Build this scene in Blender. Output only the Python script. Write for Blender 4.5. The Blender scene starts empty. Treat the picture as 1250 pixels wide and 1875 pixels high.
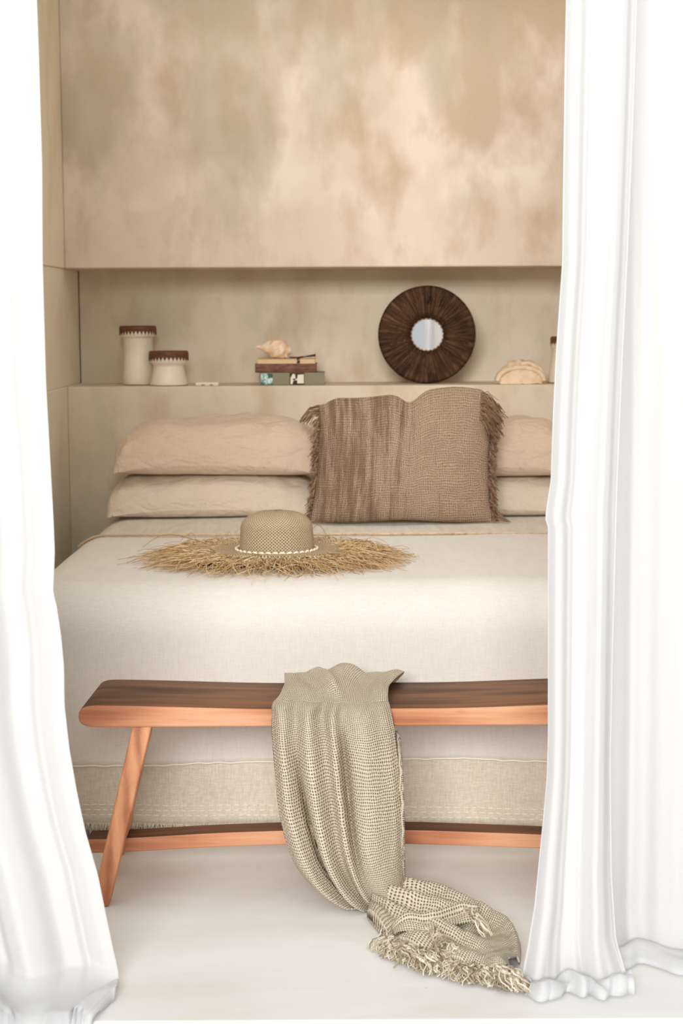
import bpy, math, random
from mathutils import Vector, Matrix, noise
random.seed(7)
sc = bpy.context.scene
COL = sc.collection
PI = math.pi

# ------------------------------------------------------------------ camera
F, H = 3200.0, 1.35
TH = math.atan(357.5 / F)
ROLL = math.radians(0.28)
cr, sr = math.cos(ROLL), math.sin(ROLL)
R0, U0, FW = Vector((1, 0, 0)), Vector((0, math.sin(TH), math.cos(TH))), Vector((0, math.cos(TH), -math.sin(TH)))
RV, UV_ = R0 * cr - U0 * sr, R0 * sr + U0 * cr
CAM = Vector((0, 0, H))
cd = bpy.data.cameras.new('camera')
cam = bpy.data.objects.new('camera', cd)
COL.objects.link(cam)
m = Matrix((RV, UV_, -FW)).transposed().to_4x4()
m.translation = CAM
cam.matrix_world = m
cd.sensor_fit = 'HORIZONTAL'; cd.sensor_width = 24.0; cd.lens = F / 1250 * 24
cd.clip_start = 0.05; cd.clip_end = 100
cd.dof.use_dof = True; cd.dof.focus_distance = 4.25; cd.dof.aperture_fstop = 5.6
sc.camera = cam

# ------------------------------------------------------------------ light
w = bpy.data.worlds.new('sky'); sc.world = w; w.use_nodes = True
wn = w.node_tree.nodes; wl = w.node_tree.links
bg = wn['Background']; bg.inputs['Strength'].default_value = 0.62
bg.inputs['Color'].default_value = (0.97, 0.985, 1.0, 1)
def area(name, loc, target, sx, sy, power, col=(1, 1, 1)):
    l = bpy.data.lights.new(name, 'AREA'); l.shape = 'RECTANGLE'; l.size = sx; l.size_y = sy
    l.energy = power; l.color = col
    o = bpy.data.objects.new(name, l); COL.objects.link(o); o.location = loc
    o.rotation_euler = (Vector(target) - Vector(loc)).to_track_quat('-Z', 'Y').to_euler()
    return o
area('overhead_fill', (0.1, 4.6, 3.15), (0.1, 4.75, 0), 2.2, 1.3, 17, (0.98, 0.985, 1.0))  # added fill lamp above the ceiling, an invented source to brighten the room
area('terrace_daylight', (-1.3, -8.0, 4.3), (0.1, 5.0, 0.9), 5, 2.6, 1450, (0.985, 0.99, 1.0))
sc.view_settings.view_transform = 'Standard'; sc.view_settings.look = 'None'
sc.view_settings.gamma = 1; sc.view_settings.exposure = 0.0
sc.view_settings.use_curve_mapping = False
sc.cycles.max_bounces = 10; sc.cycles.diffuse_bounces = 6; sc.cycles.transparent_max_bounces = 12

# ------------------------------------------------------------------ helpers
def at(px, py, Y=None, Z=None, X=None):
    ox, oy = px - 625.0, 937.5 - py
    d = FW + RV * (ox / F) + UV_ * (oy / F)
    if Y is not None: t = Y / d.y
    elif Z is not None: t = (Z - H) / d.z
    else: t = X / d.x
    return CAM + d * t

def cr1(p, t):          # catmull-rom through list of tuples, t in 0..1
    n = len(p) - 1
    f = min(max(t, 0), 1) * n; i = min(int(f), n - 1); u = f - i
    a, b, c, d = p[max(i - 1, 0)], p[i], p[i + 1], p[min(i + 2, n)]
    return Vector([0.5 * ((2 * b[k]) + (-a[k] + c[k]) * u + (2 * a[k] - 5 * b[k] + 4 * c[k] - d[k]) * u * u + (-a[k] + 3 * b[k] - 3 * c[k] + d[k]) * u ** 3) for k in range(len(b))])

def lerp_tab(tab, v):   # piecewise linear smooth table [(v, x..)]
    if v <= tab[0][0]: return tab[0][1]
    for (a, xa), (b, xb) in zip(tab, tab[1:]):
        if v <= b:
            return xa + (xb - xa) * (v - a) / (b - a)
    return tab[-1][1]

def sm(x, a=0.0, b=1.0):
    t = min(max((x - a) / (b - a), 0), 1); return t * t * (3 - 2 * t)

def nz(x, y=0, z=0): return noise.noise(Vector((x, y, z)))

def tag(o, label=None, cat=None, group=None, kind=None):
    if label: o['label'] = label
    if cat: o['category'] = cat
    if group: o['group'] = group
    if kind: o['kind'] = kind
    return o

def thing(name, label, cat, loc=(0, 0, 0), rz=0, group=None):
    o = bpy.data.objects.new(name, None); COL.objects.link(o)
    o.location = loc; o.rotation_euler = (0, 0, rz); o.empty_display_size = 0.05
    return tag(o, label, cat, group)

class MB:
    def __init__(s): s.v = []; s.f = []; s.uv = {}
    def add(s, vs, fs, uvs=None):
        b = len(s.v); s.v += [tuple(x) for x in vs]
        for f in fs: s.f.append(tuple(b + i for i in f))
        if uvs:
            for i, q in enumerate(uvs): s.uv[b + i] = q
        return s
    def grid(s, nu, nv, fn, wrap_u=False, uv=None, flip=False):
        b = len(s.v)
        for j in range(nv + 1):
            for i in range(nu + (0 if wrap_u else 1)):
                p = fn(i / nu, j / nv); s.v.append(tuple(p))
                if uv: s.uv[len(s.v) - 1] = uv(i / nu, j / nv)
        W_ = nu if wrap_u else nu + 1
        for j in range(nv):
            for i in range(nu):
                i2 = (i + 1) % W_ if wrap_u else i + 1
                q = (b + j * W_ + i, b + j * W_ + i2, b + (j + 1) * W_ + i2, b + (j + 1) * W_ + i)
                s.f.append(q[::-1] if flip else q)
        return s
    def box(s, c, d, rot=None):
        vs = [Vector((x * d[0] / 2, y * d[1] / 2, z * d[2] / 2)) for x in (-1, 1) for y in (-1, 1) for z in (-1, 1)]
        if rot: vs = [rot @ q for q in vs]
        vs = [q + Vector(c) for q in vs]
        return s.add(vs, [(0, 1, 3, 2), (4, 6, 7, 5), (0, 4, 5, 1), (2, 3, 7, 6), (0, 2, 6, 4), (1, 5, 7, 3)])
    def strand(s, pts, r0, r1, k=4, vv=0.0):
        n = len(pts); b = len(s.v); up = Vector((0.13, 0.2, 1)).normalized()
        for i, p in enumerate(pts):
            p = Vector(p)
            t = (Vector(pts[min(i + 1, n - 1)]) - Vector(pts[max(i - 1, 0)]))
            t = t.normalized() if t.length > 1e-9 else Vector((1, 0, 0))
            a = t.cross(up)
            a = a.normalized() if a.length > 1e-4 else Vector((1, 0, 0))
            c = t.cross(a); r = r0 + (r1 - r0) * i / max(n - 1, 1)
            for q in range(k):
                g = 2 * PI * q / k
                s.v.append(tuple(p + a * (math.cos(g) * r) + c * (math.sin(g) * r)))
                s.uv[len(s.v) - 1] = (vv, i / n)
        for i in range(n - 1):
            for q in range(k):
                q2 = (q + 1) % k
                s.f.append((b + i * k + q, b + i * k + q2, b + (i + 1) * k + q2, b + (i + 1) * k + q))
        s.f.append(tuple(b + q for q in range(k))[::-1]); s.f.append(tuple(b + (n - 1) * k + q for q in range(k)))
        return s
    def lathe(s, prof, n=48, c=(0, 0, 0)):
        c = Vector(c); b = len(s.v)
        for r, z in prof:
            for i in range(n):
                a = 2 * PI * i / n; s.v.append(tuple(c + Vector((r * math.cos(a), r * math.sin(a), z))))
        for j in range(len(prof) - 1):
            for i in range(n):
                s.f.append((b + j * n + i, b + j * n + (i + 1) % n, b + (j + 1) * n + (i + 1) % n, b + (j + 1) * n + i))
        s.f.append(tuple(b + i for i in range(n))[::-1]); e = b + (len(prof) - 1) * n
        s.f.append(tuple(e + i for i in range(n)))
        return s
    def build(s, name, mat, parent=None, smooth=True, bevel=0, sub=0, solid=0, off=-1, keep=None):
        me = bpy.data.meshes.new(name); me.from_pydata(s.v, [], s.f); me.update()
        if s.uv:
            L = me.uv_layers.new(name='UVMap')
            for lp in me.loops: L.data[lp.index].uv = s.uv.get(lp.vertex_index, (0, 0))
        if smooth:
            for p in me.polygons: p.use_smooth = True
        o = bpy.data.objects.new(name, me); COL.objects.link(o)
        if mat: me.materials.append(mat)
        if parent: o.parent = parent
        if solid:
            q = o.modifiers.new('solid', 'SOLIDIFY'); q.thickness = solid; q.offset = off
        if bevel:
            q = o.modifiers.new('bevel', 'BEVEL'); q.width = bevel; q.segments = 3; q.limit_method = 'ANGLE'
        if sub:
            q = o.modifiers.new('sub', 'SUBSURF'); q.levels = sub; q.render_levels = sub
        return o

# ------------------------------------------------------------------ materials
def srgb(r, g, b):
    f = lambda c: (c / 255 / 12.92) if c / 255 <= 0.04045 else ((c / 255 + 0.055) / 1.055) ** 2.4
    return (f(r), f(g), f(b), 1)

class M:
    def __init__(s, name, rough=0.8, spec=0.3):
        s.m = bpy.data.materials.new(name); s.m.use_nodes = True
        s.t = s.m.node_tree; s.b = s.t.nodes['Principled BSDF']
        s.b.inputs['Roughness'].default_value = rough
        s.b.inputs['Specular IOR Level'].default_value = spec
        s.tc = s.t.nodes.new('ShaderNodeTexCoord')
    def n(s, t, **kw):
        x = s.t.nodes.new(t)
        for k, v in kw.items():
            if k.startswith('_'): setattr(x, k[1:], v)
            else: x.inputs[k.replace('__', ' ')].default_value = v
        return x
    def l(s, a, b): s.t.links.new(a, b)
    def coord(s, kind='Object', scale=(1, 1, 1), rot=(0, 0, 0)):
        mp = s.n('ShaderNodeMapping'); mp.inputs['Scale'].default_value = scale; mp.inputs['Rotation'].default_value = rot
        s.l(s.tc.outputs[kind], mp.inputs['Vector']); return mp.outputs[0]
    def noise(s, vec, scale, detail=4, rough=0.55, dist=0.0):
        x = s.n('ShaderNodeTexNoise', Scale=scale, Detail=detail, Roughness=rough, Distortion=dist); s.l(vec, x.inputs['Vector']); return x.outputs['Fac']
    def ramp(s, fac, stops, interp='LINEAR'):
        x = s.n('ShaderNodeValToRGB'); s.l(fac, x.inputs[0]); e = x.color_ramp.elements; x.color_ramp.interpolation = interp
        while len(e) < len(stops): e.new(0.5)
        for q, (p, c) in zip(e, stops):
            q.position = p; q.color = c if len(c) == 4 else (*c, 1)
        return x.outputs[0]
    def g(s, fac, a, b):   # grey ramp 0..1 between a and b
        return s.ramp(fac, [(a, (0, 0, 0, 1)), (b, (1, 1, 1, 1))])
    def mix(s, fac, a, b, mode='MIX'):
        x = s.n('ShaderNodeMix'); x.data_type = 'RGBA'; x.blend_type = mode
        for i, v in ((0, fac), (6, a), (7, b)):
            if isinstance(v, (int, float)): x.inputs[i].default_value = v
            elif isinstance(v, tuple): x.inputs[i].default_value = v
            else: s.l(v, x.inputs[i])
        return x.outputs[2]
    def math(s, op, a, b=0.0, c=None):
        x = s.n('ShaderNodeMath'); x.operation = op
        for i, v in enumerate((a, b, c)):
            if v is None: continue
            if isinstance(v, (int, float)): x.inputs[i].default_value = v
            else: s.l(v, x.inputs[i])
        return x.outputs[0]
    def color(s, c):
        if isinstance(c, tuple): s.b.inputs['Base Color'].default_value = c
        else: s.l(c, s.b.inputs['Base Color'])
        return s
    def bump(s, h, strength=0.3, dist=0.01):
        x = s.n('ShaderNodeBump', Strength=strength, Distance=dist); s.l(h, x.inputs['Height']); s.l(x.outputs[0], s.b.inputs['Normal']); return s

def plaster(name, base, brown, green, pale, stain_shade=1.0):
    q = M(name, 0.62, 0.25); v = q.coord('Object', (1, 1, 0.75)); v2 = q.coord('Object', (1, 1, 0.55))
    c = q.mix(q.g(q.noise(v, 3.2, 3, 0.6, 0.3), 0.45, 0.66), base, pale)
    sep = q.n('ShaderNodeSeparateXYZ'); q.l(q.tc.outputs['Object'], sep.inputs[0])
    up = q.math('MULTIPLY', q.math('SUBTRACT', sep.outputs[2], 1.62), 1.0)        # stains thicken higher up, painting in the dimmer light there too
    up = q.math('MULTIPLY', q.math('MINIMUM', q.math('MAXIMUM', up, 0.0), 0.7), 0.20 * stain_shade)
    rt = q.math('MULTIPLY', q.math('MINIMUM', q.math('MAXIMUM', sep.outputs[0], -0.6), 0.7), 0.06 * stain_shade)
    lf = q.math('MULTIPLY', rt, -1.6)
    n1 = q.math('ADD', q.math('ADD', q.noise(v2, 4.6, 4, 0.55, 0.12), up), rt)
    c = q.mix(q.math('MULTIPLY', q.g(n1, 0.55, 0.70), 0.72), c, brown)
    w3 = q.n('ShaderNodeMapping'); w3.inputs['Location'].default_value = (3.1, 1.7, 5.3); q.l(v2, w3.inputs[0])
    n2 = q.math('ADD', q.math('ADD', q.noise(w3.outputs[0], 4.0, 4, 0.55, 0.12), up), lf)
    c = q.mix(q.math('MULTIPLY', q.g(n2, 0.56, 0.72), 0.62), c, green)
    n3 = q.noise(q.coord('Object', (1, 1, 0.6)), 8, 4, 0.6, 0.15)
    c = q.mix(q.math('MULTIPLY', q.g(n3, 0.52, 0.72), 0.45), c, brown)
    q.color(c); q.bump(q.noise(v, 11, 5, 0.6), 0.16, 0.02)
    return q.m

m_wall = plaster('tadelakt_plaster', srgb(212, 195, 175), srgb(183, 158, 128), srgb(182, 172, 148), srgb(226, 211, 197))
m_niche = plaster('niche_plaster', srgb(214, 200, 177), srgb(190, 166, 132), srgb(194, 187, 160), srgb(222, 209, 188), 0.6)
m_side = plaster('side_plaster', srgb(238, 228, 208), srgb(226, 211, 184), srgb(222, 215, 194), srgb(240, 231, 213), 0.2)  # wall plaster made paler, its colour standing in for light the side lacks

q = M('polished_concrete', 0.34, 0.45); v = q.coord('Object', (0.5, 1.2, 1))
c = q.mix(q.g(q.noise(v, 2.2, 4, 0.55, 0.3), 0.4, 0.65), srgb(230, 229, 223), srgb(240, 239, 236))
c = q.mix(q.math('MULTIPLY', q.g(q.noise(v, 5.5, 5, 0.6, 0.2), 0.52, 0.72), 0.35), c, srgb(214, 207, 190))
sp = q.g(q.noise(q.coord('Object'), 70, 1, 0.3), 0.83, 0.86)
c = q.mix(sp, c, srgb(120, 105, 85))
q.color(c); q.bump(q.noise(v, 3, 3), 0.05, 0.02); m_floor = q.m

def linen(name, a, b, scale=260, rough=0.92, slub=1.0, bump=0.35, crease=0):
    q = M(name, rough, 0.12)
    nx = q.noise(q.coord('Object', (1.0, 0.12, 9)), scale / 6, 3, 0.6)      # horizontal slubs
    nv = q.noise(q.coord('Object', (9, 9, 0.9)), scale / 8, 3, 0.6)           # warp
    f = q.math('MULTIPLY', q.math('ADD', nx, nv), 0.5)
    c = q.mix(q.g(f, 0.38, 0.62), a, b)
    big = q.noise(q.coord('Object', (1, 1, 1.5)), 4, 3)
    c = q.mix(q.math('MULTIPLY', q.g(big, 0.4, 0.7), 0.25), c, b)
    if crease: f = q.math('ADD', f, q.math('MULTIPLY', q.noise(q.coord('Object', (5, 5, 9)), 2.2, 3, 0.5, 1.2), crease))
    q.color(c); q.bump(f, bump, 0.004)
    sh = q.b.inputs.get('Sheen Weight'); sh.default_value = 0.15
    return q.m
m_spread = linen('washed_linen_spread', srgb(211, 203, 193), srgb(219, 212, 204), 240, bump=0.2)
m_coverlet = linen('raw_linen_coverlet', srgb(198, 186, 168), srgb(222, 212, 197), 330, bump=0.4)
m_pillow = linen('blush_linen_pillow', srgb(205, 181, 157), srgb(214, 191, 169), 240, bump=0.5, crease=9)
m_pillow2 = linen('sand_linen_pillow', srgb(212, 195, 174), srgb(219, 204, 186), 240, bump=0.5, crease=9)
q = M('mattress_ticking', 0.9); q.color(srgb(225, 215, 200)); m_matt = q.m
q = M('stitch_thread', 0.9); q.color(srgb(243, 236, 222)); m_stitch = q.m
q = M('linen_fringe', 0.95); q.color(srgb(236, 225, 206)); m_fringe = q.m
q = M('tan_frayed_trim', 0.95); q.color(srgb(205, 180, 148)); m_trim = q.m

def curtain_mat():
    q = M('sheer_white_cotton', 0.95, 0.05)
    q.color(srgb(244, 243, 242))
    f = q.noise(q.coord('Object', (6, 6, 0.15)), 40, 3, 0.6)
    q.bump(f, 0.12, 0.003)
    tr = q.n('ShaderNodeBsdfTranslucent'); tr.inputs[0].default_value = (0.84, 0.845, 0.85, 1)
    mx = q.n('ShaderNodeMixShader'); mx.inputs[0].default_value = 0.5
    q.l(q.b.outputs[0], mx.inputs[1]); q.l(tr.outputs[0], mx.inputs[2])
    q.l(mx.outputs[0], q.t.nodes['Material Output'].inputs[0])
    return q.m
m_curtain = curtain_mat()

def wood(name, cols, scale=1.0, rough=0.42, axis=0):
    q = M(name, rough, 0.35)
    sc_ = [18, 18, 18]; sc_[axis] = 1.1
    v = q.coord('Object', tuple(x * scale for x in sc_))
    n1 = q.noise(v, 1.6, 5, 0.6, 0.6)
    wv = q.n('ShaderNodeTexWave', Scale=0.9, Distortion=7.0, Detail=4.0); wv.inputs['Detail Scale'].default_value = 1.2
    v2 = q.coord('Object', tuple(x * scale * 0.5 for x in sc_)); q.l(v2, wv.inputs['Vector'])
    f = q.math('ADD', q.math('MULTIPLY', n1, 0.7), q.math('MULTIPLY', wv.outputs['Fac'], 0.3))
    c = q.ramp(f, [(0.28, cols[0]), (0.48, cols[1]), (0.68, cols[2])])
    kn = q.noise(q.coord('Object', (5, 9, 9)), 1.7, 2, 0.5)
    c = q.mix(q.math('MULTIPLY', q.g(kn, 0.68, 0.80), 0.6), c, cols[0])
    fine = q.noise(q.coord('Object', tuple((90 if i != axis else 5) * scale for i in range(3))), 3, 2)
    c = q.mix(q.math('MULTIPLY', q.g(fine, 0.5, 0.8), 0.25), c, cols[0])
    q.color(c); q.bump(f, 0.06, 0.003); return q.m
m_top = wood('dark_heartwood', [srgb(70, 42, 26), srgb(104, 68, 44), srgb(132, 90, 60)], rough=0.62)
m_face = wood('orange_sapwood', [srgb(166, 100, 66), srgb(200, 136, 98), srgb(216, 160, 122)], rough=0.5)
m_leg = wood('leg_sapwood', [srgb(166, 98, 60), srgb(200, 132, 88), srgb(216, 152, 108)], rough=0.5, axis=2)

def weave(name, n, dark, mid, light, thread=True, bump=0.8, noise_amt=0.05, streak=None, aspect=1.0, dots=True, fz=0.7, fs=420):
    q = M(name, 0.95, 0.08)
    uv = q.coord('UV', (1, 1, 1))
    ns = q.n('ShaderNodeTexNoise', Scale=14.0, Detail=2.0); q.l(uv, ns.inputs['Vector'])
    sub = q.n('ShaderNodeVectorMath'); sub.operation = 'SUBTRACT'; q.l(ns.outputs['Color'], sub.inputs[0]); sub.inputs[1].default_value = (.5, .5, .5)
    scl = q.n('ShaderNodeVectorMath'); scl.operation = 'SCALE'; q.l(sub.outputs[0], scl.inputs[0]); scl.inputs['Scale'].default_value = noise_amt
    add = q.n('ShaderNodeVectorMath'); q.l(uv, add.inputs[0]); q.l(scl.outputs[0], add.inputs[1])
    sep = q.n('ShaderNodeSeparateXYZ'); q.l(add.outputs[0], sep.inputs[0])
    u = q.math('MULTIPLY', sep.outputs[0], n); vv = q.math('MULTIPLY', sep.outputs[1], n * aspect)
    su = q.math('ABSOLUTE', q.math('SINE', q.math('MULTIPLY', u, PI)))
    sv = q.math('ABSOLUTE', q.math('SINE', q.math('MULTIPLY', vv, PI)))
    par = q.math('MODULO', q.math('ADD', q.math('FLOOR', u), q.math('FLOOR', vv)), 2.0)
    par = q.math('ABSOLUTE', par)
    # warp thread on top where par=1: thin in u, long in v
    a = q.math('MULTIPLY', q.math('POWER', su, 0.9), q.math('POWER', sv, 0.35))
    b = q.math('MULTIPLY', q.math('POWER', sv, 0.9), q.math('POWER', su, 0.35))
    if dots:      # dark dots where four threads meet
        gap = q.math('MULTIPLY', q.math('SUBTRACT', 1.0, q.math('POWER', su, 1.3)), q.math('SUBTRACT', 1.0, q.math('POWER', sv, 1.3)))
        rel_ = q.math('ADD', q.math('MULTIPLY', su, par), q.math('MULTIPLY', sv, q.math('SUBTRACT', 1.0, par)))
        hgt = q.math('ADD', q.math('MULTIPLY', q.math('SUBTRACT', 1.0, gap), 0.75), q.math('MULTIPLY', rel_, 0.25))
        hgt = q.math('SUBTRACT', q.math('MULTIPLY', hgt, 1.35), 0.35)
    else: hgt = q.math('ADD', q.math('MULTIPLY', a, par), q.math('MULTIPLY', b, q.math('SUBTRACT', 1.0, par)))
    fuzz = q.noise(uv, fs, 3, 0.7)
    hh = q.math('ADD', hgt, q.math('MULTIPLY', q.math('SUBTRACT', fuzz, 0.5), fz))
    c = q.ramp(hh, [(0.12, dark), (0.45, mid), (0.85, light)])
    big = q.noise(q.coord('UV', (1, 1, 1)), 5, 4, 0.6)
    c = q.mix(q.math('MULTIPLY', q.g(big, 0.45, 0.75), 0.35), c, mid)
    if streak:
        st = q.noise(q.coord('UV', (26, 2.2, 1)), 1.0, 5, 0.7)
        se = q.n('ShaderNodeSeparateXYZ'); q.l(q.coord('UV'), se.inputs[0])
        lim = q.math('MULTIPLY', q.math('SUBTRACT', 0.56, se.outputs[0]), 0.42)
        fac = q.g(q.math('ADD', st, q.math('MINIMUM', q.math('MAXIMUM', lim, -0.15), 0.14)), 0.52, 0.70)
        c = q.mix(q.math('MULTIPLY', fac, 0.62), c, streak)
    q.color(c); q.bump(hh, bump, 0.004); return q.m
m_throw = weave('open_weave_throw', 150, srgb(92, 78, 60), srgb(186, 170, 146), srgb(228, 215, 194), noise_amt=0.014, fz=1.3, fs=260)
m_cushion = weave('rough_wool_cushion', 90, srgb(122, 97, 76), srgb(160, 133, 109), srgb(196, 171, 145), noise_amt=0.03, fz=2.3, aspect=0.8, fs=150, streak=srgb(98, 72, 52))
m_cfringe = weave('cushion_yarn', 40, srgb(104, 80, 60), srgb(150, 122, 96), srgb(180, 154, 126))
m_hat = weave('woven_straw', 30, srgb(84, 62, 40), srgb(206, 178, 138), srgb(240, 218, 182), noise_amt=0.006, bump=1.0)

def strandmat(name, cols, rough=0.8):
    q = M(name, rough, 0.2)
    s_ = q.n('ShaderNodeSeparateXYZ'); q.l(q.coord('UV'), s_.inputs[0])
    q.color(q.ramp(s_.outputs[0], [(0.0, cols[0]), (0.5, cols[1]), (1.0, cols[2])]))
    return q.m
m_straw = strandmat('raffia_straw', [srgb(160, 122, 78), srgb(208, 174, 126), srgb(232, 206, 164)])
m_yarn = strandmat('throw_yarn', [srgb(130, 112, 86), srgb(196, 181, 155), srgb(238, 228, 210)])
m_cyarn = strandmat('cushion_fringe_yarn', [srgb(96, 72, 54), srgb(140, 112, 88), srgb(170, 142, 114)])
q = M('cowrie_white', 0.35, 0.5); q.color(srgb(240, 226, 204)); m_cowrie = q.m
q = M('cowrie_slit', 0.6); q.color(srgb(120, 90, 60)); m_slit = q.m
q = M('hat_cord', 0.8); q.color(srgb(190, 160, 120)); m_cord = q.m
q = M('glazed_cream_ceramic', 0.4, 0.45)
q.color(q.mix(q.g(q.noise(q.coord('Object'), 14, 3), 0.4, 0.7), srgb(238, 226, 206), srgb(228, 214, 192))); m_jar = q.m
q = M('jar_foot', 0.7); q.color(srgb(110, 92, 72)); m_foot = q.m
q = M('dark_carved_wood', 0.55, 0.3)
q.color(q.mix(q.g(q.noise(q.coord('Object', (6, 6, 30)), 8, 3), 0.35, 0.7), srgb(84, 48, 34), srgb(122, 80, 58))); m_lid = q.m

# ------------------------------------------------------------------ room
YW = 6.5                         # plane of the back wall
ND = 0.36                        # niche depth
XL, XR = at(118, 490, Y=YW).x, 1.45
ZS = at(600, 706, Y=YW).z        # shelf height
ZN = at(600, 489.5, Y=YW).z      # niche head
CEIL = 2.95

def struct(o): o['kind'] = 'structure'; return o
# back wall: cross-section with the niche, extruded along x
prof = [(YW, CEIL), (YW, ZN), (YW + ND, ZN), (YW + ND, ZS), (YW + 0.004, ZS), (YW + 0.004, -0.02), (YW + 0.7, -0.02), (YW + 0.7, CEIL)]
# upper slab
b = MB(); b.box(((XL + XR) / 2, YW + 0.35, (CEIL + ZN) / 2), (XR - XL, 0.7, CEIL - ZN))
struct(b.build('wall_back', m_wall, None, smooth=False, bevel=0.006))
b = MB(); b.box(((XL + XR) / 2, YW + ND + 0.17, (ZS + ZN) / 2), (XR - XL, 0.34, ZN - ZS + 0.04))
struct(b.build('wall_niche', m_niche, None, smooth=False))
b = MB(); b.box(((XL + XR) / 2, YW + 0.352, ZS / 2 - 0.01), (XR - XL, 0.7, ZS + 0.02))
struct(b.build('wall_shelf', m_niche, None, smooth=False, bevel=0.005))
# side walls
y0, y1 = 3.75, YW + 0.7
b = MB()
b.box((XL - 0.1, (y0 + y1) / 2, (CEIL + ZN) / 2), (0.2, y1 - y0, CEIL - ZN))
b.box((XL - 0.105, (y0 + y1) / 2, (ZS + ZN) / 2), (0.2, y1 - y0, ZN - ZS))
b.box((XL - 0.1, (y0 + y1) / 2, ZS / 2 - 0.01), (0.2, y1 - y0, ZS + 0.02))
struct(b.build('wall_left', m_side, None, smooth=False, bevel=0.004))
b = MB(); b.box((XR + 0.1, (y0 + y1) / 2, CEIL / 2), (0.2, y1 - y0, CEIL + 0.02))
struct(b.build('wall_right', m_side, None, smooth=False))
# ceiling; its opening is added to let the overhead fill lamp in
b = MB()
zc = CEIL + 0.1
for (xa, xb, ya, yb) in ((XL - .2, XR + .2, 3.75, 3.95), (XL - .2, XR + .2, 5.25, y1), (XL - .2, XL + 0.02, 3.95, 5.25), (1.25, XR + .2, 3.95, 5.25)):
    b.box(((xa + xb) / 2, (ya + yb) / 2, zc), (xb - xa, yb - ya, 0.2))
struct(b.build('ceiling', m_side, None, smooth=False))
# floor: raised slab whose front edge shows at the foot of the picture
YE = at(1000, 1867, Z=0).y
b = MB(); b.box((0, (YE + y1) / 2, -0.06), (9, y1 - YE, 0.12))
struct(b.build('floor', m_floor, None, smooth=False, bevel=0.006))
b = MB(); b.box((0, (YE - 7) / 2 + 0.02, -0.14), (16, YE + 7, 0.12))
q = M('terrace_concrete', 0.7); q.color(q.mix(q.g(q.noise(q.coord('Object'), 3, 4), 0.4, 0.7), srgb(236, 233, 228), srgb(228, 224, 216))); m_terrace = q.m
struct(b.build('floor_terrace', m_terrace, None, smooth=False))

# ------------------------------------------------------------------ bed
BW, BF, BT = 0.86, 4.45, 0.652        # half width, front face, top
BB = YW - 0.01
def rbox(p, W_, yf, zt, r, rx=None):
    # push a point of the sharp box to the rounded one
    rx = rx or r
    q = Vector((min(max(p.x, -W_ + rx), W_ - rx), max(p.y, yf + r), min(p.z, zt - r)))
    d = p - q
    if d.length < 1e-7: return p.copy()
    ax = Vector((d.x / rx, d.y / r, d.z / r)); ax.normalize()
    return q + Vector((ax.x * rx, ax.y * r, ax.z * r))
def shell(name, mat, parent, g, yb, zh, hem, r=0.13, thick=0.004, wr=0.004):
    W_, yf, zt = BW + g, BF - g, BT + g
    mb = MB()
    def wob(p):
        n = nz(p.x * 2.2, p.y * 2.2, p.z * 2.2) * wr * 2 + nz(p.x * 7, p.y * 5, p.z * 7 + 3) * wr * 0.7
        return n
    def fin(p):
        c = rbox(p, W_, yf, zt, r)
        q = Vector((min(max(c.x, -W_ + r), W_ - r), max(c.y, yf + r), min(c.z, zt - r)))
        d = c - q
        d = d.normalized() if d.length > 1e-6 else Vector((0, 0, 1))
        low = max(0, (zt - 0.2 - c.z))
        fold = 0.012 * low / 0.5 * math.sin(c.x * 9 + 1.2 + 2 * nz(c.x * 2)) if d.y < -0.6 else 0
        return c + d * (wob(c) + abs(wob(c)) * 0.3 + fold) + Vector((0, -0.01 * low, 0))
    def path(t):   # arc along top then down the front  -> (y, z)
        Lt, Lf = yb - yf, zt - zh
        s_ = t * (Lt + Lf)
        return (yb - s_, zt) if s_ < Lt else (yf, zt - (s_ - Lt))
    NV = 110
    tt = [j / NV for j in range(NV + 1)]
    def f(u, v):
        y, z = path(v)
        x = -W_ + 2 * W_ * u
        if z < zt: z2 = z + (hem(x) if v > 0 else 0) * ((zt - z) / (zt - zh))
        else: z2 = z
        return fin(Vector((x, y, z2)))
    mb.grid(90, NV, f, flip=True)
    for sx in (-1, 1):
        def fs(u, v, sx=sx):
            y = yb - (yb - yf) * u
            return fin(Vector((sx * W_, y, zt - (zt - zh) * v + hem(y * 1.3) * v)))
        mb.grid(60, 26, fs, flip=(sx > 0))
    return mb.build(name, mat, parent, solid=thick, off=0)
bed = thing('bed', 'low double bed with pale mattress hidden beneath beige linen covers against the plaster wall', 'bed', (0, 5.47, 0))
def rel(parent, o):
    o.location = o.location - parent.location; return o
mb = MB(); mb.box((0, (BF + BB) / 2 + 0.05, 0.16), (2 * BW - 0.1, BB - BF - 0.16, 0.30)); rel(bed, mb.build('bed_base', m_matt, bed, smooth=False, bevel=0.01))
mb = MB(); mb.box((0, (BF + BB) / 2 + 0.015, 0.475), (2 * BW - 0.03, BB - BF - 0.06, 0.325)); rel(bed, mb.build('mattress', m_matt, bed, smooth=False, bevel=0.09))

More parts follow.
